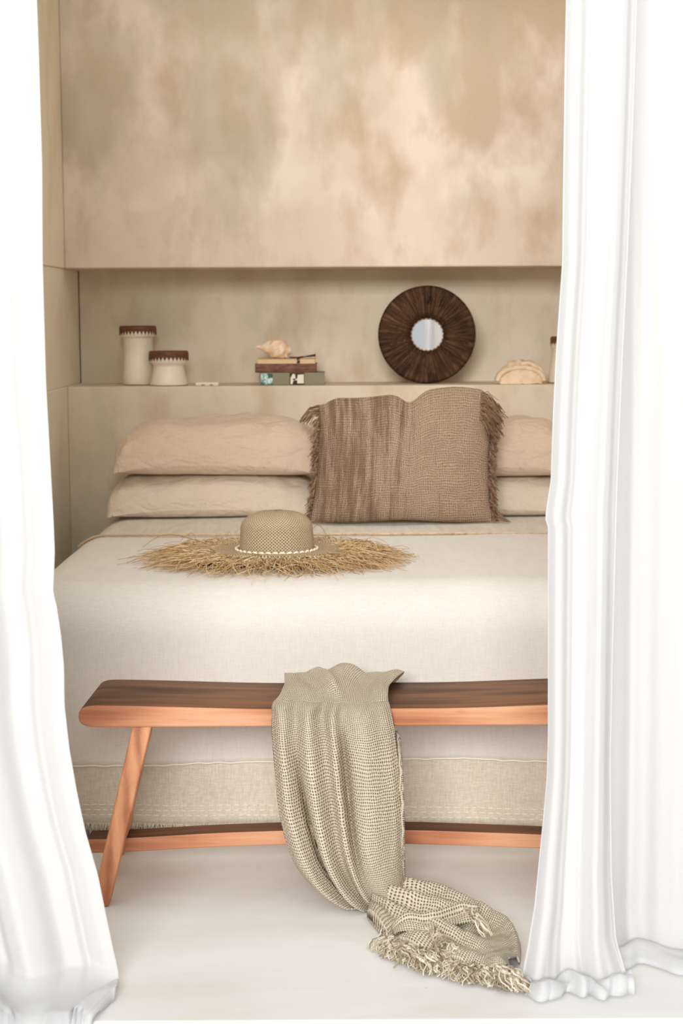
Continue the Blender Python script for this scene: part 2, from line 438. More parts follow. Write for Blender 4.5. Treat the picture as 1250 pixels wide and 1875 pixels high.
HZ2, HZ1 = at(600, 1513, Y=BF).z, at(600, 1393, Y=BF).z
hem2 = lambda x: -0.024 * min(max(x, -.9), .9) + 0.003 * math.sin(x * 4.1 + .6) + 0.003 * nz(x * 6)
hem1 = lambda x: 0.006 * math.sin(x * 4.3 + 1) + 0.005 * nz(x * 5, 2) + 0.002 * nz(x * 30, 5)
cov = thing('coverlet', 'raw beige linen coverlet with frayed stitched hem, hanging lowest behind the bench', 'coverlet', (0, BF, 0))
rel(cov, shell('cloth', m_coverlet, cov, 0.000, BB - 0.01, HZ2, hem2, wr=0.003))
spr = thing('bedspread', 'smooth pale linen bedspread laid over the bed, ending above the stitched coverlet', 'bedspread', (0, BF, 0))
YF = at(500, 987, Z=BT).y
rel(spr, shell('cloth', m_spread, spr, 0.009, YF, HZ1, hem1, thick=0.003, wr=0.003))

def front_y(x, z, g):   # rough surface of the hanging front
    low = max(0, (BT + g - 0.2 - z))
    wob = nz(x * 2.2, (BF - g) * 2.2, z * 2.2) * 0.006 + nz(x * 7, (BF - g) * 5, z * 7 + 3) * 0.0021
    return BF - g - (wob + abs(wob) * .3) - 0.012 * low / 0.5 * math.sin(x * 9 + 1.2 + 2 * nz(x * 2)) - 0.01 * low
# dashed stitching rows
mb = MB()
for k in range(3):
    x = -BW + 0.05 + k * 0.006
    while x < BW - 0.05:
        L = random.uniform(0.014, 0.019)
        pts = []
        for i in range(3):
            xx = x + L * i / 2; z = HZ2 + 0.026 + k * 0.0135 + hem2(xx) * 0.95
            pts.append((xx, front_y(xx, z, 0.002) - 0.0022, z + random.uniform(-.0006, .0006)))
        mb.strand(pts, 0.0014, 0.0014, 5)
        x += L + random.uniform(0.005, 0.008)
rel(cov, tag(mb.build('stitching', m_stitch, cov), 'three rows of white dashed stitches'))
mb = MB()
for i in range(2600):
    x = random.uniform(-BW + .02, BW - .02); z = HZ2 + hem2(x)
    y = front_y(x, z, 0.002); L = random.uniform(0.010, 0.030) * (0.75 + 0.6 * abs(nz(x * 4)))
    dx = random.uniform(-.007, .007) + .006 * nz(x * 12, 9)
    mb.strand([(x, y, z + .004), (x + dx * .5, y - random.uniform(0, .003), z - L * .5), (x + dx * 1.6, y - random.uniform(0, .006), z - L)], 0.0006, 0.0004, 3, random.random())
rel(cov, tag(mb.build('fringe', m_fringe, cov), 'short frayed hem fringe'))
# bedspread hem lip and the frayed edge near the pillows
mb = MB()
pts = [(x, front_y(x, HZ1 + hem1(x), 0.009) - 0.002, HZ1 + hem1(x)) for x in [-BW + .06 + i * 0.008 for i in range(int((2 * BW - .12) / 0.008))]]
pts = [(a, bb - .001 * nz(a * 40), c + 0.003 * nz(a * 25, 3)) for a, bb, c in pts]
mb.strand(pts, 0.0022, 0.0022, 6)
rel(spr, mb.build('rolled_hem', m_fringe, spr))
mb = MB()
pts = []
zt = BT + 0.012
n = 300
for i in range(n):
    u = -1 + 2 * i / (n - 1)
    p = rbox(Vector((u * (BW + .011), YF, BT + .011)), BW + .011, BF, BT + .011, 0.13)
    pts.append((p.x, p.y + 0.006 * nz(u * 9) + .0015 * nz(u * 70), p.z + 0.004 + .0015 * nz(u * 50, 2)))
mb.strand(pts, 0.0045, 0.0045, 6, 0.2)
for i in range(1500):
    u = random.uniform(-.98, .98); p = rbox(Vector((u * (BW + .011), YF, BT + .011)), BW + .011, BF, BT + .011, 0.13)
    d = random.uniform(-1, 1); L = random.uniform(.006, .02)
    s_ = random.choice((-1, 1, 1))
    mb.strand([(p.x, p.y + .006 * nz(u * 9), p.z + .004), (p.x + d * .006, p.y + s_ * L * .6, p.z + random.uniform(.003, .008)), (p.x + d * .01, p.y + s_ * L, p.z + random.uniform(.0, .006))], .0006, .0004, 3)
rel(spr, tag(mb.build('frayed_edge', m_trim, spr), 'tan frayed selvedge across the bed'))

# ------------------------------------------------------------------ pillows
def pillow(name, mat, label, c, L, D, T, rz=0, seed=0, rx=0, group=None, slump=0.0, ry=0, cap=0):
    """c: centre of underside"""
    t = thing(name, label, 'pillow', c, rz, group)
    def prof(u, v):      # u,v in -1..1
        e = (max(0, 1 - abs(u) ** 4.5)) ** 0.42 * (max(0, 1 - abs(v) ** 3.0)) ** 0.5
        return e
    mb = MB()
    N, K = 84, 48
    def pt(u, v, s_):
        u2 = math.sin(u * PI / 2) * 0.45 + u * 0.55; v2 = math.sin(v * PI / 2) * 0.6 + v * 0.4
        e = prof(u2, v2)
        # edge pulls in between the corners
        px = u2 * L / 2 * (1 - 0.02 * (1 - abs(v2) ** 2) - 0.05 * abs(v2) ** 6); py = v2 * D / 2 * (1 - 0.07 * (1 - abs(u2) ** 2))
        wr = 0.016 * nz(px * 6 + seed, py * 9, s_ * 3) + 0.008 * nz(px * 17 + seed, py * 13, s_ * 5)
        # gathers running in from ends
        ed = sm(abs(u2), .5, 1)
        wr += 0.011 * ed * nz(px * 3, py * 22 + seed, 7) + .004 * sm(abs(v2), .6, 1) * nz(px * 30 + seed, py * 4, 9)
        z = T * (0.36 - 0.29 * abs(u2) ** 3) * (1 - .5 * abs(v2) ** 2)
        if s_ > 0:
            zz = z + (T - z) * e * (1 + 0.10 * nz(px * 2.2 + seed, py * 2)) + wr * min(1, e * 3.5)
            if cap and zz > cap - .012: zz = cap - .012 + .012 * math.tanh((zz - cap + .012) / .012)
        else: zz = z - z * min(1, e * 1.9) + abs(wr) * 0.3 * e
        zz -= slump * sm(-u2, 0.2, 1.0) * 1.0 * (0.4 + 0.6 * sm(-v2, -1, 1))
        return Vector((px, py, max(zz, 0.001)))
    mb.grid(N, K, lambda a, b_: pt(2 * a - 1, 2 * b_ - 1, 1))
    mb.grid(N, K, lambda a, b_: pt(2 * a - 1, 2 * b_ - 1, -1), flip=True)
    o = mb.build('pillowcase', mat, t); o.rotation_euler = (rx, ry, 0)
    # hem flange seam at the open end
    sm_ = MB()
    pts = []
    for i in range(40):
        v = -1 + 2 * i / 39
        p = pt(-0.93, v, 1); pts.append((p.x, p.y, p.z + .001))
    sm_.strand(pts, .0016, .0016, 5)
    s2 = sm_.build('seam', mat, t); s2.rotation_euler = (rx, ry, 0)
    return t
PD = 0.46; PYc = 6.21
zb = BT + 0.010
pillow('bed_pillow', m_pillow2, 'lower sand linen pillow of the left stack, lying on the bed', (at(388, 950, Y=PYc - .2).x, PYc, zb), 0.755, PD, 0.155, rz=0.02, seed=3, cap=.146)
pillow('bed_pillow', m_pillow, 'upper plump blush linen pillow of the left stack, behind the brown cushion edge', (at(398, 890, Y=PYc - .2).x, PYc, zb + 0.147), 0.735, PD, 0.188, rz=-0.02, seed=11, ry=0.008)
pillow('bed_pillow', m_pillow2, 'lower sand linen pillow of the right stack, half hidden by the white curtain', (0.46, PYc, zb), 0.76, PD, 0.142, seed=21, cap=.134)
pillow('bed_pillow', m_pillow, 'upper blush linen pillow of the right stack, right of the brown cushion', (0.45, PYc, zb + 0.136), 0.76, PD, 0.19, seed=31, ry=-0.01)

# brown woven cushion leaning on the pillows
CY = 5.80
cw, ch, ct = 0.585, 0.44, 0.17
cl = at(572, 958, Y=CY).x; cr_ = at(905, 958, Y=CY).x
cc = Vector(((cl + cr_) / 2, CY + 0.02, BT + 0.012)); cw = cr_ - cl
cush = thing('throw_cushion', 'brown rough woven cushion with dark streaks and frayed sides standing against the pillows', 'cushion', cc)
def cpt(u, v, s_):
    # u,v -1..1 ; shape in x/z, thickness in y; outline as in the photo
    top = 0.425 + 0.018 * sm(u, 0.1, 0.7) - 0.034 * math.exp(-((u - 0.06) / 0.13) ** 2)
    top -= 0.03 * sm(-u, .75, 1.0) + 0.03 * sm(u, .85, 1.0)
    top += 0.012 * math.sin(u * 3.3 + .5)
    bot = 0.004 * (1 + math.cos(u * 5))
    z = bot + (top - bot) * (v + 1) / 2
    wfac = 1.0 - 0.055 * (1 - v * v) - 0.02 * sm(v, 0.3, 1)
    if u < 0: wfac -= 0.02 * sm(v, -0.8, 1)
    x = u * cw / 2 * wfac + 0.008 * v
    e = (max(0, 1 - abs(u) ** 3.0)) ** 0.5 * (max(0, 1 - abs(v) ** 2.6)) ** 0.5
    crease = 0.03 * math.exp(-((u - .03) / .10) ** 2) * sm(v, 0.1, 1.0)
    th = max(0.004, (ct * e) * (1 + .1 * nz(u * 2, v * 2, 4)) / 2 - crease * e)
    th += (0.006 * nz(u * 5, v * 4, 8) + .0035 * nz(u * 16, v * 5, 2)) * e
    lean = 0.20 * z
    return Vector((x, lean - s_ * th + 0.0, z))
mb = MB()
mb.grid(90, 70, lambda a, b_: cpt(2 * a - 1, 2 * b_ - 1, 1), uv=lambda a, b_: (a * 1.0, b_ * 0.75))
mb.grid(90, 70, lambda a, b_: cpt(2 * a - 1, 2 * b_ - 1, -1), uv=lambda a, b_: (a * 1.0, b_ * 0.75), flip=True)
mb.build('cushion_cover', m_cushion, cush)
mb = MB()
for side in (-1, 1):
    for i in range(760 if side > 0 else 260):
        v = random.uniform(-1, 1)
        if side > 0 and random.random() < 0.35: v = random.uniform(0.62, 1.0)
        p = cpt(side * 1.0, v, random.choice((-1, 1)))
        big = sm(v, 0.5, 0.85) if side > 0 else sm(v, .7, .95) * 1.2
        L = random.uniform(.018, .034) + .028 * big
        if v < -0.93: L += .03
        d = Vector((side * random.uniform(.3, 1.0), random.uniform(-.7, .2), random.uniform(-.9, .15))).normalized()
        if side < 0 and v > .8: d = Vector((-1, -.1, -.25)).normalized()
        if v < -.93: d = Vector((side, -.3, 0.02)).normalized()
        if side > 0 and v > .6:
            p = cpt(random.uniform(.86, 1.0), random.uniform(.55, .98), 1)
            d = Vector((random.uniform(.3, 1.1), random.uniform(-.6, 0), random.uniform(-1.1, .1))).normalized(); L = random.uniform(.03, .055)
        q1 = p + d * L * .5 + Vector((0, 0, random.uniform(-.003, .006))); q2 = p + d * L + Vector((random.uniform(-.006, .006), 0, -L * .45))
        q2.z = max(q2.z, .002); q1.z = max(q1.z, .002)
        mb.strand([p, q1, q2], .0017, .0010, 4, random.random())
mb.build('yarn_fringe', m_cyarn, cush)

# ------------------------------------------------------------------ hat
hz = BT + 0.023
hc = at(505, 1024, Z=hz); hc = Vector((at(504, 1024, Z=hz).x, hc.y + 0.105, hz))
hat = thing('sun_hat', 'wide woven straw sun hat with ragged brim and cowrie band lying on the bedspread', 'hat', hc)
CRr = 0.106
def bedz(x, y):   # height of the spread below the hat, relative to hat origin
    p = rbox(Vector((hc.x + x, max(hc.y + y, BF - .009), BT + .009)), BW, BF - .009, BT + .009, 0.13)
    return p.z - hz
mb = MB()
prof = []
for i in range(29):
    a = i / 28
    if a < 0.42: r = CRr - 0.004 * (a / .42) ; z = 0.070 * a / .42
    else:
        g = (a - .42) / .58 * PI / 2; r = (CRr - .004) * max(0, math.cos(g)) ** 0.72; z = 0.070 + 0.050 * math.sin(g)
    prof.append((max(r, .001), z))
NU = 96
def crown(u, v):
    i = v * 28; k = min(int(i), 27); f = i - k
    r = prof[k][0] * (1 - f) + prof[k + 1][0] * f; z = prof[k][1] * (1 - f) + prof[k + 1][1] * f
    a = u * 2 * PI; w_ = 1 + .02 * math.sin(2 * a + .5) + .012 * nz(math.cos(a) * 2, math.sin(a) * 2, z * 15)
    return Vector((r * w_ * math.cos(a), r * w_ * math.sin(a), z + .003 * nz(math.cos(a) * 2, math.sin(a) * 2, 3) + .006))
mb.grid(NU, 42, crown, uv=lambda u, v: (u * 2.2 + v * 0.62, u * -2.2 + v * 0.62))
mb.build('crown', m_hat, hat, solid=0.003)
def brim(u, v):
    a = u * 2 * PI; r = CRr + (0.255 - CRr) * v
    x, y = r * math.cos(a), r * math.sin(a)
    z = 0.004 + .010 * (1 - v) + .008 * v * nz(math.cos(a) * 1.6, math.sin(a) * 1.6, 6) + 0.012 * v
    z = max(z, bedz(x, y) + .004) if y > -.16 else 0.004 + bedz(x, y) * .7 + .012
    return Vector((x * (1 + .03 * nz(a * 2)), y, z))
mb = MB(); mb.grid(120, 22, brim, uv=lambda u, v: (u * 3.6 + v * .45, u * -3.6 + v * .45))
mb.build('brim', m_hat, hat, solid=0.0025, off=0)
mb = MB()
for i in range(1500):
    a = random.uniform(0, 2 * PI); r = random.uniform(.17, .262) if random.random() < .6 else .25
    a2 = a + random.gauss(0, .35); L = random.uniform(.05, .145) * (1.0 + .12 * abs(math.cos(a)))
    if random.random() < .08: L *= 1.35
    if math.sin(a) < -.3: L *= 1.25
    p = Vector((r * math.cos(a), r * math.sin(a), 0)); pts = []
    ph, am = random.uniform(0, 6), random.uniform(.002, .012)
    lift = random.uniform(0.0, .018)
    kk = random.uniform(-3.5, 3.5)
    ang = a2; cur = p.copy(); N = 8
    if random.random() < .008: lift = .05
    for j in range(N):
        t = j / (N - 1)
        z = .014 + lift * math.sin(t * PI * .8) + .004 * math.sin(ph + t * 9)
        zf = bedz(cur.x, cur.y) + .003 + random.uniform(0, .002)
        z = max(zf, z + min(0, bedz(cur.x, cur.y)) * sm(t, 0, .8) - .012 * t)
        pts.append(Vector((cur.x, cur.y, z)))
        ang += kk * L / N * 2 + random.gauss(0, .16)
        cur = cur + Vector((math.cos(ang), math.sin(ang), 0)) * (L / (N - 1))
    mb.strand(pts, random.uniform(.0011, .0019), .0006, 3, random.random())
tag(mb.build('straw_fringe', m_straw, hat), 'ragged loose straw ends around the brim', kind=None)
mb = MB(); mb.strand([((CRr + .006) * math.cos(2 * PI * i / 60), (CRr + .006) * math.sin(2 * PI * i / 60), .0155) for i in range(61)], .0035, .0035, 6)
band = mb.build('shell_band', m_cord, hat)
cw_m = None
NSH = 36
for i in range(NSH):
    a = -PI / 2 + 2 * PI * i / NSH
    if cw_m is None:
        sb = MB()
        def cow(u, v):
            p, t = (v - .5) * PI, u * 2 * PI
            x = .0082 * math.sin(p); rr = math.cos(p) * (1 + .15 * math.sin(p))
            return Vector((x, -abs(.0048 * rr * math.sin(t)) if math.sin(t) < 0 else .002 * rr * math.sin(t), .0056 * rr * math.cos(t)))
        sb.grid(14, 10, cow, wrap_u=True)
        s0 = sb.build('cowrie_shell', m_cowrie, band); cw_m = s0
        sl = MB(); sl.strand([(-.0062, -.0046 + .0012, 0), (0, -.0052, .0004), (.0062, -.0046 + .0012, 0)], .0006, .0006, 4)
        # slit is moulded into the same mesh as a dark line
        me = s0.data; nv0 = len(me.vertices)
        import bmesh
        bm = bmesh.new(); bm.from_mesh(me)
        vs = [bm.verts.new(x) for x in sl.v]
        for f in sl.f:
            ff = bm.faces.new([vs[k] for k in f]); ff.material_index = 1
        bm.to_mesh(me); bm.free(); me.materials.append(m_slit)
        o = s0
    else:
        o = s0.copy(); COL.objects.link(o); o.parent = band
    rr = CRr + .0095
    o.location = (rr * math.cos(a), rr * math.sin(a), .0165 + random.uniform(-.0006, .0006))
    o.rotation_euler = (random.uniform(-.15, .15), random.uniform(-.12, .12), a + PI / 2)

# ------------------------------------------------------------------ bench
Y0, Y1 = 4.0, 4.30
bx0, bx1 = at(143, 1311, Y=Y0).x, at(1166, 1300, Y=Y0).x
bcx, bhl = (bx0 + bx1) / 2, (bx1 - bx0) / 2
ztop = at(600, 1298.5, Y=Y0).z; zbot = at(500, 1330, Y=Y0).z
bench = thing('bench', 'long wooden bench with dipped dark top and splayed orange legs before the bed', 'bench', (bcx, (Y0 + Y1) / 2, 0))
bo = Vector(bench.location)
def seat_ring(n=40):
    ring = []     # outline in x,z, counter-clockwise from bottom-left corner
    T = ztop - zbot
    def top(x): return ztop + 0.011 * sm(abs(x) / bhl, .25, 1.0)
    def bot(x): return zbot - 0.001
    xs = [-bhl + .045 + (2 * bhl - .09) * i / n for i in range(n + 1)]
    for x in xs: ring.append((x, bot(x)))
    zt_, zb_ = top(bhl - .045), bot(0)
    hz_ = (zt_ - zb_) / 2
    for i in range(1, 12):
        a = -PI / 2 + PI * i / 12; ca, sa = math.cos(a), math.sin(a)
        e = lambda c: math.copysign(abs(c) ** .75, c)
        ring.append((bhl - .045 + .045 * e(ca), zb_ + hz_ + hz_ * e(sa)))
    for x in reversed(xs): ring.append((x, top(x)))
    for i in range(1, 12):
        a = PI / 2 + PI * i / 12; ca, sa = math.cos(a), math.sin(a)
        e = lambda c: math.copysign(abs(c) ** .75, c)
        ring.append((-bhl + .045 + .045 * e(ca), zb_ + hz_ + hz_ * e(sa)))
    return ring
ring = seat_ring(); nr = len(ring)
hd = (Y1 - Y0) / 2
def taper(x, y): return x * (1 - (0.012 * (y + hd) / (2 * hd)))
mb = MB()
ys = [-hd, -hd + .0015, -hd + .004, -hd * .3, hd * .3, hd - .004, hd]
ins = [.0045, .0015, 0, 0, 0, 0, .004]
b0 = len(mb.v)
zc_ = (ztop + zbot) / 2
for y, s_ in zip(ys, ins):
    for x, z in ring:
        dx = -math.copysign(min(s_, abs(x)), x) if abs(x) > bhl - .05 else 0
        mb.v.append((taper(x, y) + dx, y, z - math.copysign(s_, z - zc_)))
for j in range(len(ys) - 1):
    for i in range(nr):
        i2 = (i + 1) % nr
        mb.f.append((j * nr + i, (j + 1) * nr + i, (j + 1) * nr + i2, j * nr + i2))
# caps with centre rib lines so the shading stays flat
mb.f.append(tuple(range(nr))); mb.f.append(tuple((len(ys) - 1) * nr + i for i in range(nr))[::-1])
seat = mb.build('seat', m_top, bench, smooth=True)
me = seat.data; me.materials.append(m_face)
for p in me.polygons:
    zz = p.center.z; endw = abs(p.center.x) > bhl - .03
    if abs(p.normal.y) > .9: p.material_index = 1; p.use_smooth = False
    elif p.normal.z < -.3 : p.material_index = 1
    elif abs(p.center.y + hd) < .003 and p.normal.z < .9: p.material_index = 1
# legs: front pair shows in the photo, back pair stands behind it
def beam(mb, p0, p1, w0, w1, d0, d1):
    """p0 top centre, p1 bottom centre; w along x, d along y"""
    vs = []
    for (p, w_, d_) in ((p0, w0, d0), (p1, w1, d1)):
        for sx, sy in ((-1, -1), (1, -1), (1, 1), (-1, 1)):
            vs.append(Vector(p) + Vector((sx * w_ / 2, sy * d_ / 2, 0)))
    mb.add(vs, [(0, 1, 2, 3), (7, 6, 5, 4), (0, 4, 5, 1), (1, 5, 6, 2), (2, 6, 7, 3), (3, 7, 4, 0)])
    return mb
fl = [at(244, 1334, Y=Y0 + .01), at(279, 1334, Y=Y0 + .01), at(166, 1661, Z=0), at(196, 1661, Z=0)]
YLG = at(196, 1661, Z=0).y
txm, bxm = (fl[0].x + fl[1].x) / 2 - bcx, (fl[2].x + fl[3].x) / 2 - bcx + .002
for sx in (-1, 1):
    for back in (0, 1):
        yt, yb_ = (Y0 + .050 - bo.y, YLG + .024 - bo.y) if not back else (Y1 - .055 - bo.y, Y1 + .02 - bo.y)
        kx = 0 if not back else -.014
        mb = MB()
        x0_, x1_ = txm + kx, bxm + kx
        if sx > 0: x0_, x1_ = -x0_, -x1_
        beam(mb, (x0_, yt, zbot + .008), (x1_, yb_, 0.0), .0455, .040, .075, .05)
        mb.build('leg', m_leg, bench, smooth=False, bevel=.004)
    # cross rail that the stretcher passes through
    mb = MB(); zr = .125; fx = bxm + (txm - bxm) * zr / zbot
    fx = fx if sx < 0 else -fx
    mb.box((fx, 0, zr - .004), (.024, Y1 - Y0 - .13, .028)); mb.build('cross_rail', m_leg, bench, smooth=False, bevel=.003)
# arched stretcher
YS = Y0 + .15
pL, pM, pR = at(161, 1546, Y=YS - .035), at(580, 1536, Y=YS - .035), at(1000, 1540, Y=YS - .035)
zb1 = [at(160, 1563, Y=YS - .035), at(230, 1561, Y=YS - .035), at(400, 1551, Y=YS - .035), at(560, 1546, Y=YS - .035), at(760, 1546, Y=YS - .035), at(990, 1554, Y=YS - .035), at(1160, 1566, Y=YS - .035)]
hgt_ = .037
tab = [(p.x - bcx, p.z) for p in zb1]
def zarc(x): return lerp_tab(tab, x)
mb = MB(); N = 60; xa = zb1[0].x - bcx; xb = -xa
for i in range(N + 1):
    x = xa + (xb - xa) * i / N
    z = sum(zarc(x + d) for d in (-.04, 0, .04)) / 3
    for y, dz in ((-.035, 0), (.035, 0), (.035, hgt_), (-.035, hgt_)):
        mb.v.append((x, YS - bo.y + y, z + dz))
for i in range(N):
    for k in range(4):
        k2 = (k + 1) % 4
        mb.f.append((i * 4 + k, (i + 1) * 4 + k, (i + 1) * 4 + k2, i * 4 + k2))
mb.f.append((0, 1, 2, 3)); mb.f.append(tuple(N * 4 + k for k in (3, 2, 1, 0)))
st = mb.build('stretcher', m_top, bench, smooth=False, bevel=.004)
st.data.materials.append(m_face)
for p in st.data.polygons:
    c_ = p.center
    if abs(p.normal.y) > .9 or c_.z < zarc(c_.x) + hgt_ * .5 - .004: p.material_index = 1

# ------------------------------------------------------------------ throw blanket
th = thing('throw_blanket', 'loosely woven beige throw blanket draped over the bench and trailing onto the floor', 'blanket', at(640, 1310, Y=Y0))
to = Vector(th.location)
# rows: (left px, right px, y px, Y depth)  for the hanging part
def TP(px, py, Y): return at(px, py, Y=Y)
rows = [
 ((526, 1266, 4.345), (722, 1262, 4.345)),
 ((524, 1247, 4.335), (737, 1246, 4.33)),
 ((521, 1243, 4.29), (738, 1244, 4.28)),
 ((521, 1258, 4.18), (716, 1262, 4.17)),
 ((514, 1276, 4.06), (710, 1280, 4.05)),
 ((500, 1288, 3.985), (712, 1290, 3.985)),
 ((498, 1312, 3.968), (717, 1312, 3.968)),
 ((499, 1360, 3.965), (724, 1360, 3.962)),
 ((505, 1430, 3.955), (731, 1430, 3.955)),
 ((513, 1500, 3.945), (735, 1500, 3.945)),
 ((535, 1575, 3.925), (736, 1560, 3.93)),
 ((572, 1625, 3.905), (737, 1610, 3.915)),
 ((628, 1662, 3.885), (739, 1650, 3.89)),
 ((690, 1686, 3.872), (741, 1684, 3.875)),
]
Lr = [tuple(TP(*a)) for a, b_ in rows]; Rr = [tuple(TP(*b_)) for a, b_ in rows]
folds = [(0.08, .05, .7), (0.30, .055, 1.1), (0.50, .035, .8), (0.78, .13, 1.0)]
def hang(u, v):
    a, b_ = cr1(Lr, v), cr1(Rr, v)
    p = a.lerp(b_, u)
    s_ = v * 13
    g = sm(s_, 2.5, 7)            # folds deepen as the cloth falls
    # fold lines sweep towards the right low corner
    d = 0.0
    wob = .05 * nz(v * 3, 4) + .025 * nz(v * 7, u * 2)
    for c, wd, am in folds:
        cc_ = c + wob + (0.05 * (1 - v) if c < .6 else -.05 * v)
        d += am * math.exp(-((u - cc_) / (wd * 1.35)) ** 2)
    d *= .050 * (0.18 + .82 * g)
    d += .008 * nz(u * 5, v * 6, 1) + .003 * nz(u * 16, v * 14, 2)
    d *= 1 - .85 * sm(s_, 11.3, 12.9)
    edge = min(u, 1 - u)
    d -= .022 * math.exp(-(edge / .035) ** 2) * g     # edges curl backwards
    # deep groove left of middle
    d -= .075 * g * math.exp(-((u - (.185 + .05 * v + wob)) / .028) ** 2) * sm(v, .5, .75)
    d -= .045 * math.exp(-((u - (.58 + wob)) / .04) ** 2) * sm(v, .45, .6) * (1 - sm(v, .72, .85))
    if s_ < 4.6:
        k = 1 - sm(s_, 3.6, 4.8)
        up = (.012 + .026 * math.exp(-((u - .50) / .13) ** 2) * sm(s_, 0, 1.5) * (1 - sm(s_, 2.0, 4.5)) + .008 * math.exp(-((u - .93) / .08) ** 2) - .004 * math.exp(-((u - .70) / .07) ** 2) + .010 * abs(nz(u * 6, v * 9, 3)))
        ridge = .014 * math.exp(-((u - (.28 + .3 * (s_ - 2.0) / 2.5)) / .05) ** 2) * sm(s_, 1, 2)
        p = p + Vector((0, 0, (up + ridge) * k))
        p = p + Vector((0, -d * (1 - k), 0))
    else:
        p = p + Vector((0, -max(d, -.02 if s_ < 6 else -.05), 0))
    p.y = min(p.y, 4.35)
    p.z = max(p.z, .006)
    return p - to
mb = MB(); mb.grid(110, 220, hang, uv=lambda u, v: (u * 0.42 + .02 * math.sin(v * 5), v * 1.05))
hangob = mb.build('hanging_cloth', m_throw, th, solid=0.004, off=0)
# dark inner turn of the cloth showing behind the right edge
bl = [(724, 1334, 4.03), (730, 1350, 4.01), (734, 1400, 3.985), (737, 1480, 3.975), (738, 1560, 3.965), (739, 1620, 3.945)]
def back_turn(u, v):
    p = cr1([tuple(TP(a, b_, c)) for a, b_, c in bl], v)
    return p + Vector((-.09 + .092 * u, -.012 + .03 * math.sin(u * PI) - .012 * u + .004 * nz(v * 12, u * 3), 0)) - to
mb = MB(); mb.grid(16, 60, back_turn, uv=lambda u, v: (u * .08, v * .8))
mb.build('hanging_cloth', m_throw, th, solid=0.004, off=0)
# heap on the floor
TB = [(712, 1640), (790, 1640), (850, 1664), (900, 1690), (938, 1712), (954, 1740), (953, 1772)]
MBl = [(690, 1664), (760, 1690), (815, 1704), (860, 1722), (895, 1742), (915, 1762), (930, 1782)]
BBl = [(672, 1685), (706, 1722), (748, 1752), (800, 1774), (852, 1789), (905, 1800), (934, 1800)]
def floorp(L, s_):
    q_ = cr1(L, s_); return at(q_[0], q_[1], Z=0)
def heap(s_, t):
    a, m_, c = floorp(TB, s_), floorp(MBl, s_), floorp(BBl, s_)
    if t < .5: p = a.lerp(m_, t * 2)
    else: p = m_.lerp(c, t * 2 - 1)
    h = .006 + .016 * sm(t, .0, .25) * (1 - sm(t, .8, 1))
    k = 1 - .45 * sm(s_, .35, .95)
    h += .036 * k * math.exp(-((t - .13) / .10) ** 2) * (1 - .55 * sm(s_, .8, 1.0))
    h += .034 * math.exp(-((t - (.42 - .1 * s_)) / .085) ** 2) * (1 - sm(s_, .35, .62))
    h += .024 * math.exp(-((t - (.70 - .10 * s_)) / .07) ** 2) * (1 - sm(s_, .45, .75))
    h += .020 * sm(t, .72, .9) * (1 - sm(t, .95, 1.0)) * (.7 + .5 * math.sin(s_ * 24))
    h += .010 * sm(s_, .5, .8) * math.sin(t * PI)
    h += .007 * nz(p.x * 18, p.y * 18, 2) + .003 * nz(p.x * 50, p.y * 50, 5)
    h *= sm(t, -.02, .07)
    h = max(h, .003)
    if t > .96: h = min(h, .006)
    back = Vector((0, .020 * math.exp(-((t - .02) / .03) ** 2), 0))
    return Vector((p.x, p.y, h)) + back - to
mb = MB(); mb.grid(150, 90, heap, uv=lambda s_, t: (t * .36, s_ * .46))
mb.build('trailing_cloth', m_throw, th, solid=0.004, off=0)
# second flap lying over the heap, with its tasselled end pointing right
FA = [(716, 1690), (745, 1686), (790, 1680), (830, 1668), (868, 1664)]
FB = [(722, 1700), (755, 1706), (800, 1706), (846, 1692), (884, 1692)]
def flap(s_, t):
    a, c = at(*cr1(FA, s_), Z=.035), at(*cr1(FB, s_), Z=.035)
    p = a.lerp(c, t); h = .036 + .014 * math.sin(t * PI) + .006 * nz(p.x * 25, p.y * 25, 7) + .010 * math.exp(-((t - .3) / .12) ** 2) - .012 * math.exp(-((t - .55) / .1) ** 2)
    h *= sm(s_, -.3, .25)
    return Vector((p.x, p.y, max(.008, h))) - to
mb = MB(); mb.grid(70, 24, flap, uv=lambda s_, t: (t * .10, s_ * .25))
mb.build('trailing_cloth', m_throw, th, solid=0.004, off=0)
# tassel yarns
def tassels(mb, spots, n, L0, L1, dirf, h0, rad=.0022):
    for i in range(n):
        s_ = random.random(); px, py = cr1(spots, s_)
        p = at(px + random.uniform(-5, 5), py + random.uniform(-4, 4), Z=h0) ; d = dirf(s_)
        L = random.uniform(L0, L1); pts = []; ph = random.uniform(0, 6); vv = random.random()
        side = d.cross(Vector((0, 0, 1)))
        z0 = p.z + random.uniform(0, .012)
        for j in range(6):
            t = j / 5
            q_ = p + d * L * t + side * (.007 * math.sin(ph + t * 8)); z = max(.004 + random.uniform(0, .006), z0 * (1 - t * .9) + .006 * math.sin(t * PI))
            pts.append(Vector((q_.x, q_.y, z)) - to)
        mb.strand(pts, rad * random.uniform(.7, 1.2), rad * .7, 5, vv)
mb = MB()
def D(x, y, r=.5): return Vector((x + random.gauss(0, r * .5), y + random.gauss(0, r * .5), 0)).normalized()
tassels(mb, [(705, 1712), (725, 1728), (760, 1742), (800, 1752)], 230, .018, .048, lambda s_: D(-.8 + s_ * .6, -.7), .022, .0016)
tassels(mb, [(790, 1752), (830, 1768), (880, 1778), (925, 1786)], 340, .018, .042, lambda s_: D(-.4 + s_ * 1.0, -.9), .022, .0016)
tassels(mb, [(850, 1668), (868, 1680), (872, 1692)], 60, .03, .05, lambda s_: D(.9, -.45, .4), .05)
tassels(mb, [(780, 1700), (810, 1722), (835, 1742)], 110, .02, .05, lambda s_: D(random.uniform(-1, 1), -.6), .034)
